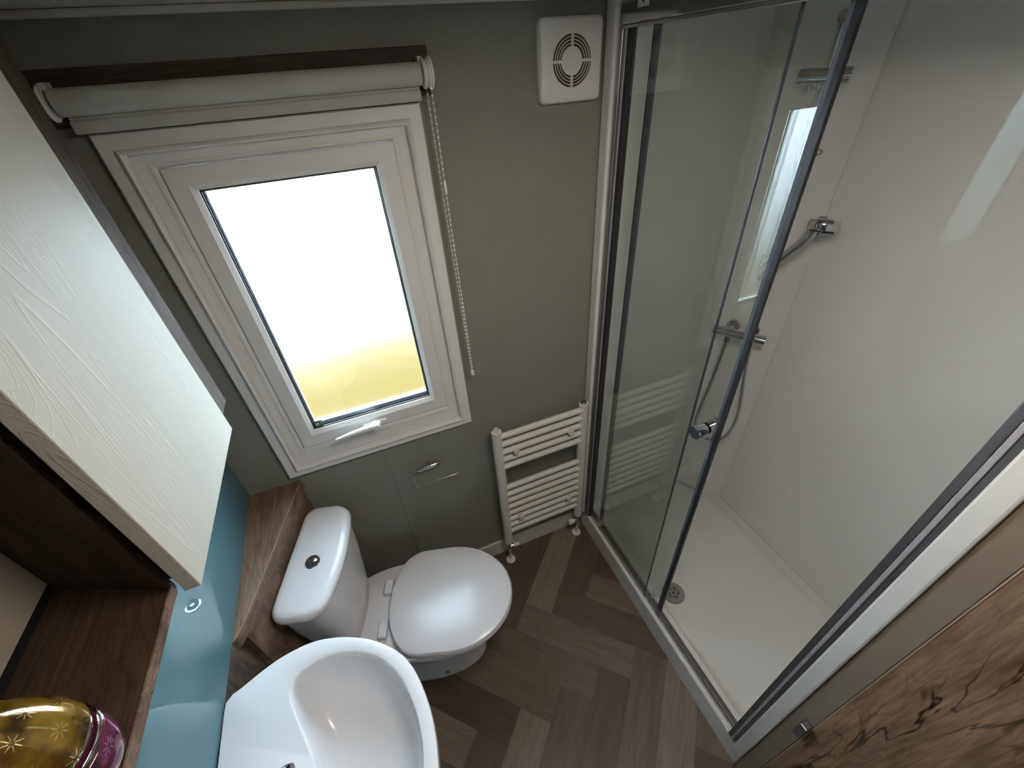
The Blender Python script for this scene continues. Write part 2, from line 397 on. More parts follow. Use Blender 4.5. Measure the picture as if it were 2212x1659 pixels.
# outdoors seen through the frosted pane
o = struct('trim_5', boxm(-40, 40, 6.2, 60, -0.72, -0.70), M['paving'])
o = struct('trim_6', boxm(-40, 40, 0.10, 6.2, -0.72, -0.70), M['lawn'])

# ------------------------------------------------------------------ window
w = thing('window_1', None, None, kind='structure')
bm = bmesh.new(); ring_sweep(bm, (0.135, 0.738, 0.883, 1.823), [(0, 0), (0, -0.013), (0.003, -0.016), (0.027, -0.016), (0.029, -0.023), (0.033, -0.0265), (0.0365, -0.024), (0.038, -0.015), (0.038, 0.045), (0.03, 0.045), (0.03, 0.0)])
obj('window_casing', bm, M['pvc'], w)
bm = bmesh.new(); ring_sweep(bm, (0.1735, 0.6995, 0.9225, 1.7835), [(0, 0.045), (0, -0.004), (0.0225, -0.004), (0.0245, -0.0065), (0.030, -0.0065), (0.0365, -0.002), (0.0365, 0.045)], 1.53, 0.70)
obj('window_frame', bm, M['pvc'], w)
bm = bmesh.new(); ring_sweep(bm, (0.2115, 0.6645, 0.9815, 1.7565), [(0, 0.045), (0, -0.0075), (0.002, -0.0095), (0.0350, -0.0095), (0.0455, -0.001), (0.0465, 0.003), (0.0465, 0.045)], 1.12, 0.98)
obj('sash', bm, M['pvc'], w)
bm = bmesh.new(); ring_sweep(bm, (0.2575, 0.6185, 1.0330, 1.7115), [(0, 0.003), (0.0022, 0.0025), (0.0035, 0.004), (0.0035, 0.006), (0, 0.006)])
obj('glazing_gasket', bm, M['black'], w)
obj('inner_pane', boxm(0.2582, 0.6178, 0.0062, 0.0092, 1.0335, 1.7105), M['screen'], w)
obj('glass_pane', boxm(0.2500, 0.6260, 0.0282, 0.0322, 1.0220, 1.7220), M['frost'], w)
bm = bmesh.new(); ring_sweep(bm, (0.2582, 0.6178, 1.0335, 1.7105), [(0, 0.0095), (0.0045, 0.0095), (0.0045, 0.0280), (0, 0.0280)])
obj('spacer_bar', bm, M['spacer'], w, label='dark grey spacer bar around the pane')
hd = obj('window_handle', boxm(0.392, 0.468, -0.018, -0.0093, 0.994, 1.010), M['pvc'], w, smooth=True, bevel=0.004, seg=3)
bm = bmesh.new()
P = spline([(0.440, -0.020, 1.002), (0.424, -0.036, 1.008), (0.400, -0.042, 1.013), (0.37, -0.046, 1.014), (0.338, -0.050, 1.014), (0.312, -0.052, 1.013)], 6)
n_ = len(P); tube(bm, P, 0.008, 12, radii=[0.0115 - 0.0075 * (i / (n_ - 1)) ** 1.5 for i in range(n_)])
lathe(bm, [(0.014, 0), (0.0145, 0.012), (0.012, 0.022), (0.006, 0.024)], (0.430, -0.0175, 1.002), (0, -1, 0), 20)
obj('lever', bm, M['pvc'], hd, smooth=True)
bm = bmesh.new(); lathe(bm, [(0.0035, 0), (0.0035, 0.003), (0.002, 0.0035)], (0.418, -0.046, 1.003), (0, -1, 0), 14)
obj('screw_cap', bm, M['chrome'], hd, smooth=True)
st = obj('safety_sticker', boxm(0.2640, 0.2865, 0.0052, 0.0060, 1.0370, 1.0590), M['green'], w, label='green square sticker with a white breaking hand symbol')
bm = bmesh.new()
def stroke(bm, pts, wd, y0, y1):
    for (xa, za), (xb, zb) in zip(pts, pts[1:]):
        d = Vector((xb - xa, 0, zb - za)); L = d.length; d.normalize(); nn = Vector((-d.z, 0, d.x)) * wd / 2
        q = [Vector((xa, 0, za)) + nn, Vector((xa, 0, za)) - nn, Vector((xb, 0, zb)) - nn, Vector((xb, 0, zb)) + nn]
        a = [bm.verts.new((p.x, y0, p.z)) for p in q]; b = [bm.verts.new((p.x, y1, p.z)) for p in q]
        bm.faces.new(a); bm.faces.new(b[::-1])
        for i in range(4): bm.faces.new((a[i], a[(i + 1) % 4], b[(i + 1) % 4], b[i]))
for pts, wd in (([(0.2720, 1.0302), (0.2790, 1.0300)], 0.0022), ([(0.2735, 1.0355), (0.2790, 1.0300), (0.2745, 1.0245)], 0.0014), ([(0.2810, 1.0235), (0.2790, 1.0300), (0.2820, 1.0365)], 0.0014), ([(0.2790, 1.0300), (0.2850, 1.0315)], 0.0022), ([(0.2885, 1.0385), (0.2900, 1.0290), (0.2860, 1.0255)], 0.0012)):
    stroke(bm, [(x_ - 0.006, z_ + 0.0175) for x_, z_ in pts], wd, 0.0046, 0.0052)
obj('symbol', bm, M['sticker'], st)

# ------------------------------------------------------------------ blind and its backing board
bd = obj('pelmet_board', boxm(0.060, 0.7700, -0.016, -0.0005, 1.835, 1.918), M['oak_x'], None, bevel=0.0015)
tag(bd, 'dark rustic oak board fixed on the wall behind the roller blind', 'wooden board')
bl = thing('roller_blind', 'grey white roller blind rolled up above the window', 'blind', (0.44, -0.055, 1.875))
def lb(x, y, z): return (x - 0.44, y + 0.055, z - 1.875)
bm = bmesh.new(); cyl(bm, lb(0.129, -0.048, 1.872), lb(0.742, -0.048, 1.872), 0.0200, 32)
obj('roller_tube', bm, M['fabric'], bl, smooth=True)
bm = bmesh.new(); box(bm, *[a - b for a, b in zip((0.131, 0.738, -0.0365, -0.0350), (0.44, 0.44, -0.055, -0.055))], 1.842 - 1.875, 1.877 - 1.875)
obj('fabric_drop', bm, M['fabric'], bl)
bm = bmesh.new(); box(bm, 0.1280 - .44, 0.7395 - .44, -0.0400 + .055, -0.0310 + .055, 1.8255 - 1.875, 1.8460 - 1.875)
obj('bottom_rail', bm, M['fabric'], bl, bevel=0.003)
for sx, xx in ((-1, 0.1235), (1, 0.7455)):
    bm = bmesh.new()
    lathe(bm, [(0.0245, 0), (0.0265, 0.002), (0.0265, 0.0045), (0.023, 0.006)], lb(xx, -0.048, 1.872), (sx, 0, 0), 36)
    box(bm, xx - 0.44 - 0.004, xx - 0.44 + 0.004, -0.045 + .055, -0.018 + .055, 1.860 - 1.875, 1.900 - 1.875)
    obj('end_bracket', bm, M['pvc'], bl, smooth=True)
bm = bmesh.new(); lathe(bm, [(0.0215, 0), (0.0255, 0.001), (0.0255, 0.004), (0.022, 0.006), (0.022, 0.009), (0.0255, 0.011), (0.0255, 0.014), (0.0285, 0.015), (0.0285, 0.019), (0.024, 0.021)], lb(0.7445, -0.048, 1.872), (1, 0, 0), 36)
obj('chain_drive', bm, M['pvc'], bl, smooth=True)
bm = bmesh.new()
ZB = 1.119
pf = [(0.7552, -0.0715, 1.872), (0.7552, -0.0640, 1.60), (0.757, -0.0600, 1.35), (0.7585, -0.052, ZB + 0.006)]
pb = [(0.7552, -0.0245, 1.872), (0.7552, -0.0300, 1.60), (0.757, -0.0350, 1.35), (0.7585, -0.041, ZB + 0.004)]
pa = spline(pf, 12); pbb = spline(pb, 12)
loop = pa + [Vector((0.7585, -0.0465, ZB))] + pbb[::-1]
loop = [Vector(lb(*p)) for p in loop]
tube(bm, loop, 0.0007, 6)
L = 0; step = 0.0125; nxt = 0
for a, b in zip(loop, loop[1:]):
    d = (b - a).length
    while nxt <= L + d:
        q = a + (b - a) * ((nxt - L) / d); lathe(bm, [(0, -0.0026), (0.0019, -0.0018), (0.0026, 0), (0.0019, 0.0018), (0, 0.0026)], q, (0, 0, 1), 8); nxt += step
    L += d
obj('bead_chain', bm, M['pvc'], bl, smooth=True)
bm = bmesh.new(); cyl(bm, lb(0.7552, -0.0662, 1.672), lb(0.7552, -0.0652, 1.644), 0.0032, 12)
obj('chain_joiner', bm, M['pvc'], bl, smooth=True)
obj('chain_weight', boxm(0.7540 - .44, 0.7630 - .44, -0.0530 + .055, -0.0430 + .055, ZB - 0.014 - 1.875, ZB + 0.002 - 1.875), M['pvc'], bl, bevel=0.002)

# ------------------------------------------------------------------ extractor fan
fx, fz = 1.1045, 1.8725
fn = thing('extractor_fan', 'square white extractor fan with round grille on the sage wall', 'extractor fan', (fx, 0, fz))
bm = bmesh.new(); N = 96
def sq(h, r, k):
    pts = rrect(-h, h, -h, h, r, 10); res = []
    P = [(x, y) for x, y in pts]
    for i in range(N):
        a = 2 * PI * (i + 0.5) / N; dx, dy = math.cos(a), math.sin(a); best = 0
        for A, B in zip(P, P[1:] + P[:1]):
            ca = dx * A[1] - dy * A[0]; cb = dx * B[1] - dy * B[0]
            if (ca <= 0 < cb) or (cb <= 0 < ca):
                t = ca / (ca - cb); best = max(best, (A[0] + (B[0] - A[0]) * t) * dx + (A[1] + (B[1] - A[1]) * t) * dy)
        res.append((best * dx, k, best * dy))
    return res
def circ(r, k): return [(r * math.cos(2 * PI * (i + 0.5) / N), k, r * math.sin(2 * PI * (i + 0.5) / N)) for i in range(N)]
loft(bm, [sq(0.0790, 0.010, -0.0005), sq(0.0800, 0.011, -0.010), sq(0.0795, 0.012, -0.018), sq(0.0760, 0.012, -0.0225), sq(0.072, 0.012, -0.024), circ(0.0505, -0.0245), circ(0.0495, -0.0235), circ(0.0490, -0.013)], False, False)
obj('cover_plate', bm, M['pvc'], fn, smooth=True)
bm = bmesh.new(); lathe(bm, [(0.0495, 0), (0.0495, 0.002)], (0, -0.0170, 0), (0, -1, 0), 48); obj('fan_recess', bm, M['dark'], fn)
for r in (0.0445, 0.0385, 0.0325):
    bm = bmesh.new(); lathe(bm, [(r + 0.0008, 0.0), (r + 0.0008, 0.003), (r - 0.0008, 0.003), (r - 0.0008, 0.0), (r + 0.0008, 0.0)], (0, -0.0205, 0), (0, -1, 0), 64, cap=False)
    obj('grille_ring', bm, M['pvc'], fn, smooth=True)
bm = bmesh.new(); lathe(bm, [(0.0275, 0), (0.0275, 0.009), (0.0262, 0.0105), (0, 0.0108)], (0, -0.0130, 0), (0, -1, 0), 48); obj('grille_centre', bm, M['pvc'], fn, smooth=True)
for a in (0, 90, 180, 270):
    c, s = math.cos(math.radians(a)), math.sin(math.radians(a)); bm = bmesh.new()
    box(bm, 0.026, 0.0495, -0.0230, -0.0192, -0.0028, 0.0028); bmesh.ops.rotate(bm, verts=bm.verts[:], cent=(0, 0, 0), matrix=Matrix.Rotation(math.radians(a), 3, 'Y'))
    obj('grille_spoke', bm, M['pvc'], fn)

# ------------------------------------------------------------------ toilet roll holder
tr = thing('toilet_roll_holder', 'empty chrome wire toilet roll holder under the window', 'toilet roll holder', (0.555, 0, 0.745))
bm = bmesh.new(); tube(bm, [(x, -0.022, z) for x, z in ((-0.046, -0.002), (-0.036, -0.001), (0, 0.0), (0.036, 0.001), (0.046, 0.002))], 0.01, 20, radii=[0.0045, 0.0085, 0.0105, 0.0085, 0.0045])
cyl(bm, (0, -0.0008, 0), (0, -0.020, 0), 0.008, 20); obj('wall_mount', bm, M['chrome'], tr, smooth=True)
bm = bmesh.new(); tube(bm, spline([(-0.04, -0.022, -0.004), (-0.058, -0.024, -0.006), (-0.062, -0.027, -0.018), (-0.061, -0.030, -0.066), (-0.054, -0.031, -0.074), (0.02, -0.031, -0.074), (0.094, -0.031, -0.074), (0.100, -0.031, -0.070), (0.101, -0.031, -0.052)], 5), 0.0016, 10)
obj('wire_arm', bm, M['chrome'], tr, smooth=True)

# ------------------------------------------------------------------ towel radiator
rd = thing('towel_radiator', 'white ladder towel radiator on the wall beside the shower', 'radiator', (0.985, 0, 0))
XL, XRR = 0.8085 - 0.985, 1.1615 - 0.985
for xx in (XL, XRR):
    bm = bmesh.new()
    pts = [(xx + 0.0195 * math.cos(a), -0.062 + (0.0175 if math.sin(a) < 0 else 0.012) * math.sin(a)) for a in [2 * PI * i / 28 for i in range(28)]]
    prism(bm, pts, 0.155, 0.848); obj('side_post', bm, M['radw'], rd, smooth=True, bevel=0.002)
for z in (0.819, 0.779, 0.739, 0.699, 0.659, 0.535, 0.493, 0.451, 0.409, 0.367, 0.325, 0.283, 0.241):
    bm = bmesh.new(); cyl(bm, (XL, -0.066, z), (XRR, -0.066, z), 0.0122, 20); obj('crossbar', bm, M['radw'], rd, smooth=True)
for xx, z in ((0.872, 0.736), (1.100, 0.736), (0.872, 0.328), (1.100, 0.328)):
    bm = bmesh.new(); cyl(bm, (xx - 0.985, -0.0008, z), (xx - 0.985, -0.070, z), 0.007, 16); cyl(bm, (xx - 0.985, -0.070, z), (xx - 0.985, -0.088, z), 0.0125, 24)
    obj('wall_bracket', bm, M['radw'], rd, smooth=True)
bm = bmesh.new(); lathe(bm, [(0.0105, 0), (0.0105, 0.006), (0.0085, 0.0068), (0.0085, 0.011), (0.004, 0.0112), (0.004, 0.008), (0, 0.008)], (XL, -0.062, 0.848), n=24); obj('air_vent_plug', bm, M['radw'], rd, smooth=True)
bm = bmesh.new(); lathe(bm, [(0.0115, 0), (0.0115, 0.004), (0.009, 0.006), (0, 0.006)], (XRR, -0.062, 0.848), n=24); obj('top_plug', bm, M['aludark'], rd, smooth=True, label='dark chrome top plug')
for k, (xx, sx) in enumerate(((XL, 1), (XRR, -1))):
    bm = bmesh.new(); cyl(bm, (xx, -0.060, 0.155), (xx, -0.060, 0.140), 0.009, 18); cyl(bm, (xx, -0.060, 0.142), (xx, -0.060, 0.128), 0.013, 6); cyl(bm, (xx, -0.060, 0.130), (xx, -0.060, 0.088), 0.0095, 18); cyl(bm, (xx, -0.060, 0.092), (xx, -0.060, 0.078), 0.0125, 6)
    cyl(bm, (xx, -0.060, 0.112), (xx + sx * 0.020, -0.062, 0.112), 0.010, 18)
    v = obj('valve', bm, M['chrome'], rd, smooth=True)
    bm = bmesh.new(); lathe(bm, [(0.0095, 0), (0.0125 if k else 0.010, 0.003), (0.0150 if k else 0.0105, 0.026), (0.0135 if k else 0.009, 0.030), (0, 0.0305)], (xx + sx * 0.017, -0.062, 0.112), (sx, -0.05, 0), 24)
    obj('valve_cap', bm, M['pvc'], v, smooth=True)
    bm = bmesh.new(); cyl(bm, (xx, -0.060, 0.080), (xx, -0.060, 0.001), 0.0055, 14); obj('supply_pipe', bm, M['radw'], rd, smooth=True)
    bm = bmesh.new(); lathe(bm, [(0.0215, 0.0002), (0.022, 0.003), (0.017, 0.0065), (0.008, 0.009), (0.0058, 0.009)], (xx, -0.060, 0), n=32); obj('floor_collar', bm, M['pvc'], rd, smooth=True)

# ------------------------------------------------------------------ pipe boxing with worktop slab, splashback
bx = thing('pipe_boxing', 'tapered grey brown oak boxed shelf in the corner behind the cistern', 'boxed shelf', (0, 0, 0))
c_ = spline([(0.157, -0.0006, 0), (0.1265, -0.10, 0), (0.0945, -0.205, 0), (0.0640, -0.305, 0), (0.0420, -0.375, 0), (0.0280, -0.415, 0), (0.0140, -0.448, 0), (0.0005, -0.462, 0)], 6)
pl = [(0.0005, -0.0006)] + [(p.x, p.y) for p in c_][::1]
bm = bmesh.new(); prism(bm, pl, 0.816, 0.8545); obj('worktop_slab', bm, M['top'], bx, bevel=0.0015)
bm = bmesh.new(); a = [(p.x + 0.0012, p.y - 0.0004) for p in c_]; b = [(p.x - 0.0002, p.y) for p in c_][::-1]; prism(bm, a + b, 0.8535, 0.8552); obj('edge_line', bm, M['toplip'], bx, label='pale worn front edge of the slab')
bm = bmesh.new(); prism(bm, [(0.0005, -0.0006), (0.150, -0.0006), (0.020, -0.432), (0.0005, -0.432)], 0.0, 0.8155); obj('front_panel', bm, M['boxface'], bx)
bm = bmesh.new(); box(bm, 0.0005, 0.0055, -1.35, -0.4325, 0.0, 0.8545); obj('side_panel', bm, M['oak_z'], bx)
sb = thing('splashback', 'pale teal glass splashback on the left wall above the basin', 'splashback', (0, 0, 0.855))
obj('glass_sheet', boxm(0.0008, 0.0068, -1.35, -0.0008, 0.0003, 0.60), M['blue'], sb)
bm = bmesh.new(); lathe(bm, [(0.0055, 0), (0.0065, 0.0012), (0.005, 0.0035), (0, 0.0045)], (0.0068, -0.066, 0.123), (1, 0, 0), 20); obj('screw_cap', bm, M['chrome'], sb, smooth=True)

# ------------------------------------------------------------------ toilet
TH = math.radians(-17)
tl = thing('toilet', 'white close coupled toilet with closed lid and chrome flush button', 'toilet', (0.0895, -0.2135, 0), TH)
def egg(xb, xf, hw, z, n=64, y0=0.0, pb=0.55, xm=None, k=0.0, tip=1.0):
    """round towards the front, squarer towards the back"""
    xm = xb + (xf - xb) * 0.50 if xm is None else xm; r = []
    for i in range(n):
        a = 2 * PI * i / n; c, s = math.cos(a), math.sin(a)
        if c >= 0: x = xm + (xf - xm) * abs(c) ** tip; y = hw * s
        else: x = xm - (xm - xb) * abs(c) ** pb; y = hw * (1 - k * abs(c) ** 1.4) * (1 if s >= 0 else -1) * abs(s) ** (0.62 + 0.38 * abs(s))
        r.append((x, y + y0, z))
    return r
bm = bmesh.new()
loft(bm, [egg(0.06, 0.508, 0.100, 0.0, pb=0.4), egg(0.06, 0.510, 0.101, 0.012, pb=0.4), egg(0.06, 0.500, 0.097, 0.03, pb=0.4), egg(0.06, 0.480, 0.090, 0.12, pb=0.45), egg(0.05, 0.500, 0.100, 0.20, pb=0.5, xm=0.28),
          egg(0.03, 0.565, 0.135, 0.28, pb=0.5, xm=0.33), egg(0.012, 0.608, 0.162, 0.34, pb=0.5, xm=0.36, k=0.25), egg(0.006, 0.622, 0.172, 0.372, pb=0.5, xm=0.38, k=0.34), egg(0.006, 0.620, 0.170, 0.388, pb=0.5, xm=0.38, k=0.34), egg(0.012, 0.612, 0.164, 0.392, pb=0.5, xm=0.38, k=0.34)])
obj('toilet_pan', bm, M['ceramic'], tl, smooth=True)
bm = bmesh.new(); lathe(bm, [(0.0075, 0), (0.0075, 0.002), (0.0055, 0.0045), (0, 0.005)], (0.362, -0.0965, 0.050), (0.1, -1, 0.15), 18); obj('floor_fixing_screw', bm, M['aludark'], tl, smooth=True)
def cden(x0, x1, hw, z, bow=0.03, r=0.03):
    pts = rrect(x0, x1 - bow, -hw, hw, r, 8); P = []
    for ii, (a, b) in enumerate(zip(pts, pts[1:] + pts[:1])):
        k = {8: 5, 17: 8, 26: 5, 35: 18}.get(ii, 1)
        for q in range(k): P.append((a[0] + (b[0] - a[0]) * q / k, a[1] + (b[1] - a[1]) * q / k))
    return [(x + bow * max(0.0, (x - x0) / (x1 - bow - x0)) ** 1.5 * max(0.0, 1 - (y / hw) ** 2) ** 0.8, y, z) for x, y in P]
bm = bmesh.new()
loft(bm, [cden(0.012, 0.128, 0.108, 0.3935, 0.012, 0.035), cden(0.010, 0.134, 0.116, 0.405, 0.014, 0.035), cden(0.008, 0.142, 0.133, 0.50, 0.018, 0.035), cden(0.006, 0.152, 0.154, 0.62, 0.024, 0.035), cden(0.005, 0.158, 0.166, 0.735, 0.028, 0.035)])
obj('cistern', bm, M['ceramic'], tl, smooth=True)
bm = bmesh.new()
loft(bm, [cden(0.004, 0.160, 0.174, 0.7352, 0.030, 0.038), cden(0.002, 0.165, 0.179, 0.742, 0.031, 0.040), cden(0.002, 0.166, 0.180, 0.754, 0.031, 0.040), cden(0.005, 0.163, 0.177, 0.763, 0.031, 0.040), cden(0.012, 0.155, 0.169, 0.7685, 0.030, 0.038), cden(0.024, 0.142, 0.156, 0.7705, 0.028, 0.034)])
obj('cistern_lid', bm, M['ceramic'], tl, smooth=True)
fb = obj('flush_button', (lambda b: (lathe(b, [(0.0205, 0), (0.0215, 0.001), (0.0195, 0.0038), (0.0150, 0.0042), (0.0145, 0.0020)], (0.080, -0.022, 0.7703), n=40), b)[1])(bmesh.new()), M['chrome'], tl, smooth=True)
bm = bmesh.new(); lathe(bm, [(0.0142, 0.0020), (0.0142, 0.0048), (0.011, 0.0068), (0.005, 0.0080), (0, 0.0083)], (0.080, -0.022, 0.7703), n=40); obj('push_plate', bm, M['chrome'], fb, smooth=True)
SEAT = dict(y0=0.010, pb=0.30, xm=0.425)
bm = bmesh.new()
out = egg(0.222, 0.640, 0.181, 0.393, **SEAT, k=0.30); inn = egg(0.285, 0.575, 0.115, 0.393, **SEAT, k=0.1)
R0 = loft(bm, [egg(0.222, 0.636, 0.178, 0.3935, k=0.30, **SEAT), egg(0.219, 0.641, 0.183, 0.400, k=0.30, **SEAT), egg(0.221, 0.639, 0.181, 0.4065, k=0.30, **SEAT), egg(0.285, 0.575, 0.115, 0.4065, k=0.1, **SEAT), egg(0.285, 0.575, 0.115, 0.3935, k=0.1, **SEAT)], False, False)
for i in range(len(R0[0])): bm.faces.new((R0[-1][i], R0[-1][(i + 1) % 64], R0[0][(i + 1) % 64], R0[0][i]))
obj('toilet_seat', bm, M['seat'], tl, smooth=True)
bm = bmesh.new()
loft(bm, [egg(0.219, 0.637, 0.179, 0.4085, k=0.30, **SEAT), egg(0.216, 0.642, 0.184, 0.413, k=0.30, **SEAT), egg(0.216, 0.642, 0.184, 0.418, k=0.30, **SEAT), egg(0.220, 0.637, 0.179, 0.4255, k=0.30, **SEAT), egg(0.232, 0.622, 0.165, 0.4300, k=0.29, **SEAT), egg(0.262, 0.588, 0.135, 0.4325, k=0.26, **SEAT), egg(0.32, 0.52, 0.07, 0.4340, k=0.2, **SEAT)])
obj('toilet_lid', bm, M['seat'], tl, smooth=True)
for ya, yb in ((0.047, 0.098), (-0.100, -0.045)):
    bm = bmesh.new(); box(bm, 0.186, 0.2145, ya, yb, 0.3925, 0.414); obj('seat_hinge', bm, M['seat'], tl, smooth=True, bevel=0.004, seg=3)

# ------------------------------------------------------------------ basin with tap
by = -0.790
bs = thing('wash_basin', 'white semi recessed ceramic wash basin below the teal splashback', 'basin', (0, by, 0))
O = [(0.009, 0.0), (0.009, 0.10), (0.009, 0.175), (0.0095, 0.200), (0.016, 0.213), (0.04, 0.222), (0.075, 0.237), (0.111, 0.249), (0.149, 0.255), (0.185, 0.2555), (0.215, 0.250), (0.258, 0.235), (0.309, 0.207), (0.355, 0.166), (0.384, 0.122), (0.401, 0.062), (0.407, 0.0)]
O = O + [(x, -y) for x, y in O[::-1][1:-1]]
I = [(0.188, 0.0), (0.180, 0.04), (0.168, 0.075), (0.152, 0.115), (0.141, 0.145), (0.137, 0.168), (0.145, 0.188), (0.165, 0.200), (0.205, 0.207), (0.245, 0.202), (0.285, 0.186), (0.322, 0.158), (0.350, 0.120), (0.368, 0.078), (0.378, 0.035), (0.380, 0.0)]
I = I + [(x, -y) for x, y in I[::-1][1:-1]]
C0 = (0.26, 0.0); NB = 128; ro = radial(O, C0, NB); ri = radial(I, C0, NB)
def rg(rad, z, f=1.0, off=0.0, cx=0.0):
    return [(C0[0] + cx + (r * f + off) * math.cos(2 * PI * i / NB), C0[1] + (r * f + off) * math.sin(2 * PI * i / NB), (z(i) if callable(z) else z)) for i, r in enumerate(rad)]
ZT = 0.860
bm = bmesh.new()
def clampx(r): return [(max(x, 0.0092), y, z) for x, y, z in r]
loft(bm, [clampx(rg(ro, 0.690, 0.55)), clampx(rg(ro, 0.715, 0.78)), clampx(rg(ro, 0.765, 0.92)), clampx(rg(ro, 0.815, 0.975)), clampx(rg(ro, 0.845, 0.995)), clampx(rg(ro, 0.8545, 1.0)), clampx(rg(ro, 0.8595, 1.0, -0.0015)), clampx(rg(ro, ZT + 0.0005, 1.0, -0.006)),
          rg(ri, ZT, 1.0, 0.005), rg(ri, ZT - 0.003, 1.0, 0.0), rg(ri, ZT - 0.012, 0.975), rg(ri, ZT - 0.045, 0.93), rg(ri, ZT - 0.085, 0.85), rg(ri, ZT - 0.112, 0.70), rg(ri, ZT - 0.124, 0.50), rg(ri, ZT - 0.128, 0.30), [(x - 0.03, y - 0.035, z) for x, y, z in rg([0.024] * NB, ZT - 0.130, 1.0)]], True, True)
obj('basin_bowl', bm, M['ceramic'], bs, smooth=True)
bm = bmesh.new(); loft(bm, [rg([0.10] * NB, 0.0, 1.0, 0, -0.09), rg([0.085] * NB, 0.05, 1.0, 0, -0.09), rg([0.08] * NB, 0.5, 1.0, 0, -0.09), rg([0.11] * NB, 0.70, 1.0, 0, -0.09)]); obj('pedestal', bm, M['ceramic'], bs, smooth=True)
bm = bmesh.new(); lathe(bm, [(0.022, 0), (0.024, 0.002), (0.020, 0.004), (0.0, 0.005)], (0.23, -0.035, ZT - 0.1302), n=32); obj('waste_plug', bm, M['chrome'], bs, smooth=True)
tp = thing('basin_tap', 'chrome mixer tap on the back ledge of the basin', 'tap', (0.096, by - 0.008, ZT + 0.0006))
bm = bmesh.new(); lathe(bm, [(0.026, 0), (0.026, 0.003), (0.022, 0.006), (0.020, 0.03), (0.021, 0.07), (0.019, 0.085), (0, 0.087)], n=32)
P = spline([(0.0, 0, 0.045), (0.035, 0.0, 0.058), (0.070, 0.0, 0.060), (0.098, 0, 0.052), (0.108, 0, 0.040)], 6); tube(bm, P, 0.0125, 16, radii=[0.0155 - 0.0045 * i / (len(P) - 1) for i in range(len(P))])
obj('tap_body', bm, M['chrome'], tp, smooth=True)
bm = bmesh.new(); P = spline([(-0.012, 0, 0.088), (0.015, 0.0, 0.094), (0.055, 0.004, 0.104), (0.090, 0.008, 0.113)], 6); tube(bm, P, 0.009, 16, radii=[(0.0160 - 0.0070 * i / (len(P) - 1)) * (0.75 if i == len(P) - 1 else 1) for i in range(len(P))])
obj('tap_lever', bm, M['chrome'], tp, smooth=True)
bm = bmesh.new(); lathe(bm, [(0.004, 0), (0.004, 0.030), (0.0062, 0.034), (0.0062, 0.039), (0.003, 0.042), (0, 0.042)], (-0.030, 0.016, 0.0), n=16); obj('pop_up_rod', bm, M['chrome'], tp, smooth=True)

# ------------------------------------------------------------------ wall cabinet with cream door
cb = thing('wall_cabinet', 'shade-darkened oak wall cabinet with cream woodgrain door beside the window', 'cabinet', (0, -0.45, 1.35))
bm = bmesh.new(); prism(bm, [(0.0075, 0.2205), (0.1815, 0.2205), (0.1815, -0.2010), (0.0075, -0.1280)], 0.0, 0.598); obj('carcass', bm, M['oak_z'], cb, bevel=0.002)
obj('cabinet_door', boxm(0.1850, 0.2045, -0.2210, 0.1150, 0.0, 0.612), M['cream'], cb, bevel=0.0012)
# open niche unit
ou = thing('open_shelf_unit', 'shade-darkened rustic oak open shelf unit holding the glass votives', 'shelf unit', (0, -0.655, 1.336))
def ol(pts): return [(x, y + 0.655) for x, y in pts]
YA, YB = -0.5790, -0.6535   # the end panel runs at a slant from the back to the front
bm = bmesh.new(); prism(bm, ol([(0.0075, YA), (0.163, YB + 0.0085), (0.163, -1.30), (0.0075, -1.30)]), 0.0, 0.0135); obj('bottom_board', bm, M['oak_y'], ou)
bm = bmesh.new(); prism(bm, ol([(0.1631, -0.6536), (0.1655, -0.6536), (0.1655, -1.30), (0.1631, -1.30)]), -0.001, 0.0150); obj('front_lip', bm, M['boxface'], ou, label='paler front edge strip of the shelf')
bm = bmesh.new(); prism(bm, ol([(0.0125, YA - 0.003), (0.164, YB + 0.007), (0.164, YB - 0.004), (0.0125, YA - 0.012)]), 0.0136, 0.62); obj('end_panel', bm, M['oak_z'], ou)
bm = bmesh.new(); prism(bm, ol([(0.0076, YA - 0.002), (0.0122, YA - 0.002), (0.0122, -1.30), (0.0076, -1.30)]), 0.0136, 0.027); obj('back_batten', bm, M['black'], ou, label='black batten under the beige back')
bm = bmesh.new(); prism(bm, ol([(0.0076, YA - 0.002), (0.0122, YA - 0.002), (0.0122, -1.30), (0.0076, -1.30)]), 0.0270, 0.62); obj('back_panel', bm, M['beige'], ou, label='plain beige back panel')
bm = bmesh.new(); prism(bm, ol([(0.0125, -1.2850), (0.163, -1.2850), (0.163, -1.30), (0.0125, -1.30)]), 0.0136, 0.62); obj('end_panel', bm, M['oak_z'], ou)

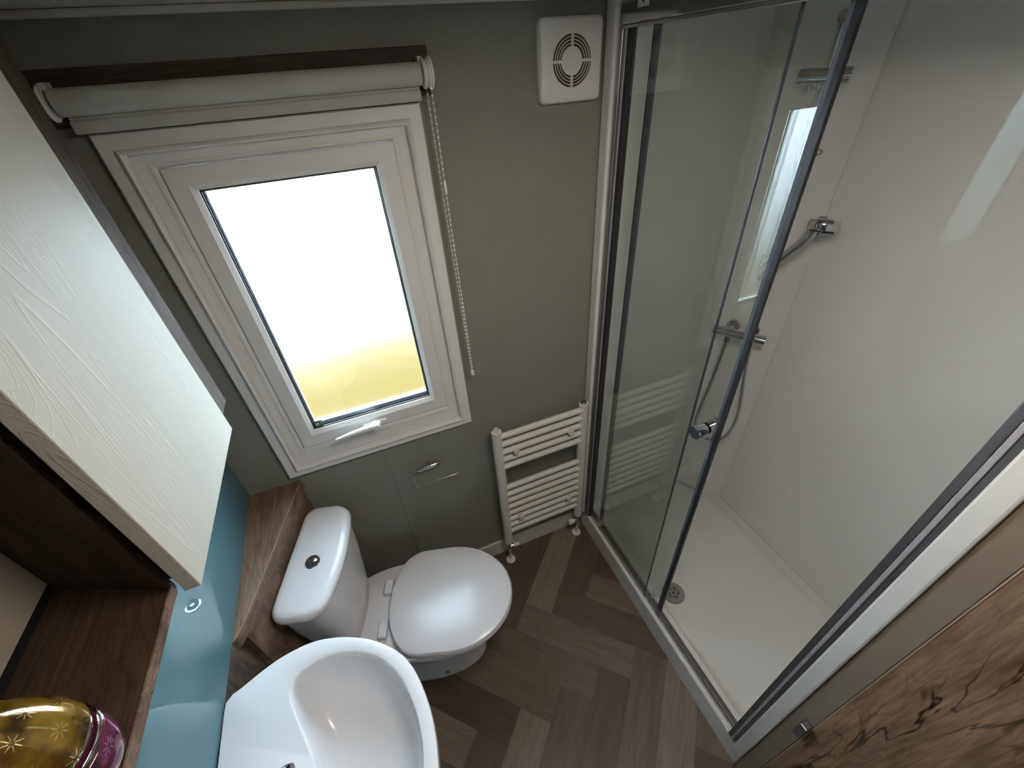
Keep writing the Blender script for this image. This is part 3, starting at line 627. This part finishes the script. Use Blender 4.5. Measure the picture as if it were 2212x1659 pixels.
# ------------------------------------------------------------------ nested glass votives
M['gold'] = m_star_glass('gold_star_cut_glass', (0.20, 0.115, 0.012), (0.95, 0.80, 0.35))
M['plum'] = m_star_glass('plum_star_cut_glass', (0.16, 0.025, 0.085), (0.85, 0.70, 0.75))
vx, vy = 0.1245, -0.845
v1 = thing('glass_votive', 'plum purple star cut glass votive on the oak shelf, under the gold one', 'votive holder', (vx, vy, 1.3497), group=None)
bm = bmesh.new(); lathe(bm, [(0.030, 0), (0.038, 0.003), (0.044, 0.012), (0.0465, 0.028), (0.0465, 0.044), (0.0445, 0.052), (0.0440, 0.052), (0.0, 0.046)], n=64); obj('glass_cup', bm, M['plum'], v1, smooth=True)
M['clear'] = m_glass('clear_thick_glass', (0.95, 0.93, 0.88, 1), 0.02)
bm = bmesh.new(); lathe(bm, [(0.0470, 0.0500), (0.0485, 0.0525), (0.0480, 0.0560), (0.0455, 0.0575), (0.0445, 0.0545), (0.0455, 0.0510), (0.0470, 0.0500)], n=64, cap=False); obj('glass_rim', bm, M['clear'], v1, smooth=True, label='thick clear glass rim')
v2 = thing('glass_votive', 'gold star cut glass dome stacked on the purple votive', 'votive holder', (vx, vy, 1.4075))
bm = bmesh.new(); lathe(bm, [(0.0, 0.0002), (0.040, 0.0), (0.0455, 0.006), (0.0470, 0.014), (0.0445, 0.032), (0.038, 0.052), (0.029, 0.070), (0.018, 0.084), (0.008, 0.091), (0.0, 0.0925)], n=64); obj('glass_dome', bm, M['gold'], v2, smooth=True)

# ------------------------------------------------------------------ shower tray, drain
ty = thing('shower_tray', 'white rectangular shower tray with raised front rim', 'shower tray', (1.2135, 0, 0))
bm = bmesh.new()
def tr4(x0, x1, y0, y1, z, r=0.012):
    return [(x, y, z) for x, y in rrect(x0, x1, y0, y1, r, 6)]
X1 = 1.8585 - 1.2135
loft(bm, [tr4(0, X1, -1.0305, -0.002, 0.0005), tr4(0, X1, -1.0305, -0.002, 0.108), tr4(0.004, X1 - 0.002, -1.0270, -0.004, 0.1125), tr4(0.062, X1 - 0.012, -0.992, -0.014, 0.1125, 0.03), tr4(0.070, X1 - 0.018, -0.985, -0.022, 0.105, 0.035), tr4(0.085, X1 - 0.03, -0.965, -0.04, 0.082, 0.05), tr4(0.11, X1 - 0.055, -0.94, -0.065, 0.076, 0.05)])
obj('tray_shell', bm, M['tray'], ty, smooth=True, bevel=0.0)
dn = thing('shower_drain', 'round chrome drain grate with swirl slots in the shower tray', 'drain', (1.362, -0.522, 0.0762))
bm = bmesh.new(); lathe(bm, [(0.046, 0), (0.046, 0.002), (0.043, 0.0045), (0.0, 0.0052)], n=48); obj('drain_cover', bm, M['alu'], dn, smooth=True)
bm = bmesh.new()
for k in range(5):
    a0 = 2 * PI * k / 5; A = []
    for q in range(9):
        t = q / 8; a = a0 + t * 1.25; r = 0.0100 + 0.0130 * t; A.append((r * math.cos(a), r * math.sin(a)))
    B = []
    for q in range(9):
        t = q / 8; a = a0 + t * 1.25 + 0.10; r = 0.0100 + 0.0130 * t + 0.0055 * math.sin(PI * (0.15 + 0.85 * t)); B.append((r * math.cos(a), r * math.sin(a)))
    prism(bm, A + B[::-1], 0.0045, 0.0058)
prism(bm, [(0.0045 * math.cos(2 * PI * i / 16), 0.0045 * math.sin(2 * PI * i / 16)) for i in range(16)], 0.0050, 0.0059)
obj('swirl_slots', bm, M['black'], dn)

# ------------------------------------------------------------------ shower enclosure
ZH = 1.926; ZR = 0.113
en = thing('shower_enclosure', 'chrome framed glass shower enclosure with sliding door half open', 'shower enclosure', (1.2135, 0, ZR))
def el(x0, x1, y0, y1, z0, z1): return boxm(x0 - 1.2135, x1 - 1.2135, y0, y1, z0 - ZR, z1 - ZR)
obj('wall_post', el(1.2000, 1.2510, -0.0450, -0.0008, ZR, CEIL - 0.001), M['pvc'], en, bevel=0.008, seg=4, label='white rounded upright post against the wall')
bm = el(1.2080, 1.2450, -0.0630, -0.0455, ZR, ZH); obj('wall_profile', bm, M['alu'], en, bevel=0.002)
obj('channel_profile', el(1.2130, 1.2420, -0.0720, -0.0635, ZR, ZH), M['midgrey'], en, bevel=0.002)
obj('channel_seal', el(1.2160, 1.2400, -0.0740, -0.0722, ZR, ZH), M['black'], en)
obj('header_rail', el(1.2080, 1.2640, -0.9660, -0.0458, ZH, ZH + 0.045), M['chrome'], en, bevel=0.006, seg=4)
hl = obj('header_lip', el(1.2070, 1.2100, -0.9660, -0.0560, ZH - 0.004, ZH + 0.002), M['alu'], en, bevel=0.001)
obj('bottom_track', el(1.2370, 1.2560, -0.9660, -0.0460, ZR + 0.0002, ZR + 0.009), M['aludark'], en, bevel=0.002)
obj('track_bead', el(1.2265, 1.2362, -0.9660, -0.0460, ZR + 0.0002, ZR + 0.0035), M['alu'], en, bevel=0.001)
obj('track_strip', el(1.2575, 1.2680, -0.9640, -0.0460, ZR + 0.0002, ZR + 0.004), M['sticker'], en, bevel=0.001, label='cream inner sealing strip')
fp = obj('fixed_glass_panel', el(1.2240, 1.2290, -0.4960, -0.0745, ZR + 0.010, ZH), M['screen'], en)
obj('glass_edge', el(1.2238, 1.2292, -0.4990, -0.4960, ZR + 0.010, ZH), M['edge'], fp, label='dark blue green polished glass edge')
sd = obj('sliding_glass_door', el(1.2470, 1.2530, -0.5600, -0.1280, ZR + 0.012, ZH - 0.002), M['screen'], en)
obj('leading_seal', el(1.2455, 1.2545, -0.5745, -0.5640, ZR + 0.012, ZH - 0.002), M['black'], sd)
obj('seal_carrier', el(1.2460, 1.2540, -0.5640, -0.5560, ZR + 0.012, ZH - 0.002), M['seal'], sd, label='blue grey strip behind the black seal')
obj('trailing_seal', el(1.2460, 1.2540, -0.1420, -0.1280, ZR + 0.012, ZH - 0.002), M['seal'], sd)
obj('trailing_edge', el(1.2450, 1.2545, -0.1280, -0.1240, ZR + 0.012, ZH - 0.002), M['black'], sd)
bm = bmesh.new(); hx = 1.2500 - 1.2135; hy = -0.530; hz = 1.0815 - ZR
lathe(bm, [(0.0175, 0), (0.0185, 0.001), (0.0170, 0.028), (0.0150, 0.037), ], (hx - 0.0405, hy, hz), (1, 0, 0), 36)
lathe(bm, [(0.0150, 0), (0.0170, 0.010), (0.0185, 0.0355), (0.0175, 0.037)], (hx + 0.0030, hy, hz), (1, 0, 0), 36)
kn = obj('door_knob', bm, M['chrome'], sd, smooth=True)
bm = bmesh.new(); lathe(bm, [(0.0160, 0), (0.0160, 0.003)], (hx - 0.0065, hy, hz), (1, 0, 0), 36); obj('knob_washer', bm, M['black'], sd, smooth=True)
bm = bmesh.new(); lathe(bm, [(0.0168, 0), (0.0168, 0.001)], (hx - 0.0415, hy, hz), (1, 0, 0), 36); obj('knob_face', bm, M['edge'], sd, smooth=True)
for yy in (-0.165, -0.520):
    bm = bmesh.new(); cyl(bm, (1.244 - 1.2135, yy, 0.033), (1.262 - 1.2135, yy, 0.033), 0.0085, 24); box(bm, 1.2545 - 1.2135, 1.2600 - 1.2135, yy - 0.006, yy + 0.006, 0.010, 0.035); obj('door_roller', bm, M['chrome'], sd, smooth=True)
# the uprights at the near end
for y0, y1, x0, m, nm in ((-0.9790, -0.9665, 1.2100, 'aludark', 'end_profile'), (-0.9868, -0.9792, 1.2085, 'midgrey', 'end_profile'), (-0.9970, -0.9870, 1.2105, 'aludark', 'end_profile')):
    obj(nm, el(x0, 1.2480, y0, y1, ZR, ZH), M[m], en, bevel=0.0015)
sk = obj('warning_sticker', el(1.2070, 1.2079, -0.1500, -0.1130, 1.953, 1.9700), M['sticker'], hl, label='white sticker with a black flame symbol')
bm = bmesh.new(); prism(bm, [(math.cos(a) * 0.0036 * (1.25 if math.sin(a) > 0.6 else 1), math.sin(a) * 0.0050 * (1.5 if math.sin(a) > 0.8 else 1)) for a in [2 * PI * i / 20 for i in range(20)]], 0, 0.0006)
bmesh.ops.rotate(bm, verts=bm.verts[:], cent=(0, 0, 0), matrix=Matrix.Rotation(PI / 2, 3, 'X')); bmesh.ops.rotate(bm, verts=bm.verts[:], cent=(0, 0, 0), matrix=Matrix.Rotation(PI / 2, 3, 'Z'))
bmesh.ops.translate(bm, verts=bm.verts[:], vec=(1.2066 - 1.2135, -0.1320, 1.9640 - ZR)); obj('flame_symbol', bm, M['black'], sk)

# ------------------------------------------------------------------ shower fittings on the angled corner wall
T = Vector((0.504, -0.864, 0)); NN = Vector((-0.864, -0.504, 0)); R0v = Vector((1.760, -0.168, 0))
def dp(s, off, z): return tuple(R0v + T * s + NN * off + Vector((0, 0, z)))
rl = thing('shower_riser_rail', 'chrome riser rail with slider on the angled shower wall', 'shower rail', (0, 0, 0))
bm = bmesh.new(); cyl(bm, dp(0, 0, 1.245), dp(0, 0, 1.930), 0.0095, 20); obj('rail_tube', bm, M['chrome'], rl, smooth=True)
for z in (1.915, 1.255):
    bm = bmesh.new(); cyl(bm, dp(0, -0.043, z), dp(0, 0.010, z), 0.015, 24, 0.013); obj('wall_bracket', bm, M['chrome'], rl, smooth=True)
bm = bmesh.new(); cyl(bm, dp(-0.060, 0.004, 1.800), dp(0.056, 0.004, 1.800), 0.0190, 32); obj('slider_bar', bm, M['chrome'], rl, smooth=True)
bm = bmesh.new(); cyl(bm, dp(-0.030, 0.004, 1.783), dp(-0.030, 0.004, 1.768), 0.008, 16); cyl(bm, dp(-0.010, 0.004, 1.783), dp(-0.010, 0.004, 1.772), 0.006, 16); obj('slider_clip', bm, M['chrome'], rl, smooth=True)
bm = bmesh.new(); tube(bm, spline([dp(0.012, 0.0, 1.642), dp(0.035, 0.01, 1.640), dp(0.052, 0.02, 1.634), dp(0.040, 0.03, 1.626), dp(0.012, 0.012, 1.622)], 5), 0.002, 8); cyl(bm, dp(0, 0, 1.620), dp(0, 0, 1.645), 0.0125, 20); obj('soap_hook', bm, M['chrome'], rl, smooth=True)
bm = bmesh.new(); cyl(bm, dp(0, 0, 1.295), dp(0, 0, 1.330), 0.0165, 24); cyl(bm, dp(0.0, 0.0, 1.312), dp(0.008, 0.022, 1.316), 0.0125, 20); obj('handset_holder', bm, M['chrome'], rl, smooth=True)
hs = thing('hand_shower', 'round chrome hand shower head resting in its rail holder', 'shower head', (0, 0, 0))
hb = Vector(dp(0.012, 0.034, 1.292)); hc = Vector((1.752, -0.312, 1.464)); 
bm = bmesh.new(); P = spline([hb, hb + (hc - hb) * 0.35, hb + (hc - hb) * 0.7 , hc + Vector((0.004, 0.016, 0.004)), hc], 6); tube(bm, P, 0.012, 16, radii=[0.0120 + 0.0040 * i / (len(P) - 1) for i in range(len(P))]); obj('handle', bm, M['alu'], hs, smooth=True)
ax = Vector((0.27, 0.17, 0.93)).normalized()
bm = bmesh.new(); lathe(bm, [(0.030, -0.016), (0.0355, -0.0145), (0.0395, -0.008), (0.0405, 0.004), (0.037, 0.012), (0.022, 0.0165), (0, 0.0175)], hc, ax, 40); obj('spray_head', bm, M['chrome'], hs, smooth=True)
bm = bmesh.new()
X_, Y_, Z_ = basis(ax)
for rr, nn in ((0.027, 20), (0.018, 12), (0.009, 6)):
    for k in range(nn):
        a = 2 * PI * k / nn; lathe(bm, [(0.0017, -0.019), (0.0017, -0.0155)], hc + (X_ * math.cos(a) + Y_ * math.sin(a)) * rr, ax, 6)
obj('spray_nozzles', bm, M['black'], hs)
bm = bmesh.new(); cyl(bm, hc - ax * 0.016 + X_ * 0.02, hc - ax * 0.026 + X_ * 0.022, 0.004, 10); obj('spray_selector', bm, M['alu'], hs, smooth=True)
vz = 1.038
vl = thing('shower_valve', 'chrome thermostatic bar valve on the angled shower wall', 'shower valve', (0, 0, 0))
bm = bmesh.new(); cyl(bm, dp(-0.062, 0.020, vz), dp(0.040, 0.020, vz), 0.0175, 32); obj('valve_bar', bm, M['chrome'], vl, smooth=True)
for s0, s1 in ((-0.100, -0.064), (0.042, 0.078)):
    bm = bmesh.new(); cyl(bm, dp(s0, 0.020, vz), dp(s1, 0.020, vz), 0.0185, 32); obj('control_knob', bm, M['chrome'], vl, smooth=True)
for s in (-0.045, 0.022):
    bm = bmesh.new(); cyl(bm, dp(s, -0.046, vz), dp(s, -0.034, vz), 0.024, 28); cyl(bm, dp(s, -0.034, vz), dp(s, 0.010, vz), 0.012, 20); obj('wall_elbow', bm, M['chrome'], vl, smooth=True)
bm = bmesh.new(); cyl(bm, dp(-0.045, 0.022, vz - 0.014), dp(-0.045, 0.022, vz - 0.040), 0.0095, 8); obj('hose_outlet', bm, M['aludark'], vl, smooth=True)
bm = bmesh.new()
HP = [dp(-0.045, 0.022, vz - 0.041), dp(-0.047, 0.026, 0.95), dp(-0.054, 0.030, 0.82), dp(-0.070, 0.030, 0.64), dp(-0.072, 0.030, 0.565), dp(-0.050, 0.030, 0.525), dp(0.0, 0.032, 0.515), dp(0.045, 0.034, 0.545), dp(0.070, 0.036, 0.62), dp(0.072, 0.038, 0.73), dp(0.050, 0.042, 0.90), dp(0.038, 0.045, 1.03), dp(0.026, 0.046, 1.16), dp(0.013, 0.036, 1.255), tuple(hb - (hc - hb).normalized() * 0.012), tuple(hb)]
tube(bm, spline(HP, 8), 0.0062, 12)
ho = obj('shower_hose', bm, M['hose'], None, smooth=True); tag(ho, 'grey metal shower hose looping from the valve to the hand shower', 'hose')

# ------------------------------------------------------------------ unseen fill light and its housing, added to brighten the room
lp = thing('fill_light', 'added fill light in a round white housing, out of view', 'fill light', (0.86, -0.86, CEIL - 0.001))
bm = bmesh.new(); lathe(bm, [(0.19, 0), (0.19, -0.012), (0.182, -0.018), (0.178, -0.010), (0, -0.010)], n=48, cap=False); obj('fill_light_body', bm, M['pvc'], lp, smooth=True)
ld = bpy.data.lights.new('lamp', 'AREA'); ld.shape = 'DISK'; ld.size = 0.34; ld.energy = 3.2; ld.color = (1.0, 0.90, 0.78)
lo = bpy.data.objects.new('lamp', ld); COL.objects.link(lo); lo.location = (0.86, -0.86, CEIL - 0.022)
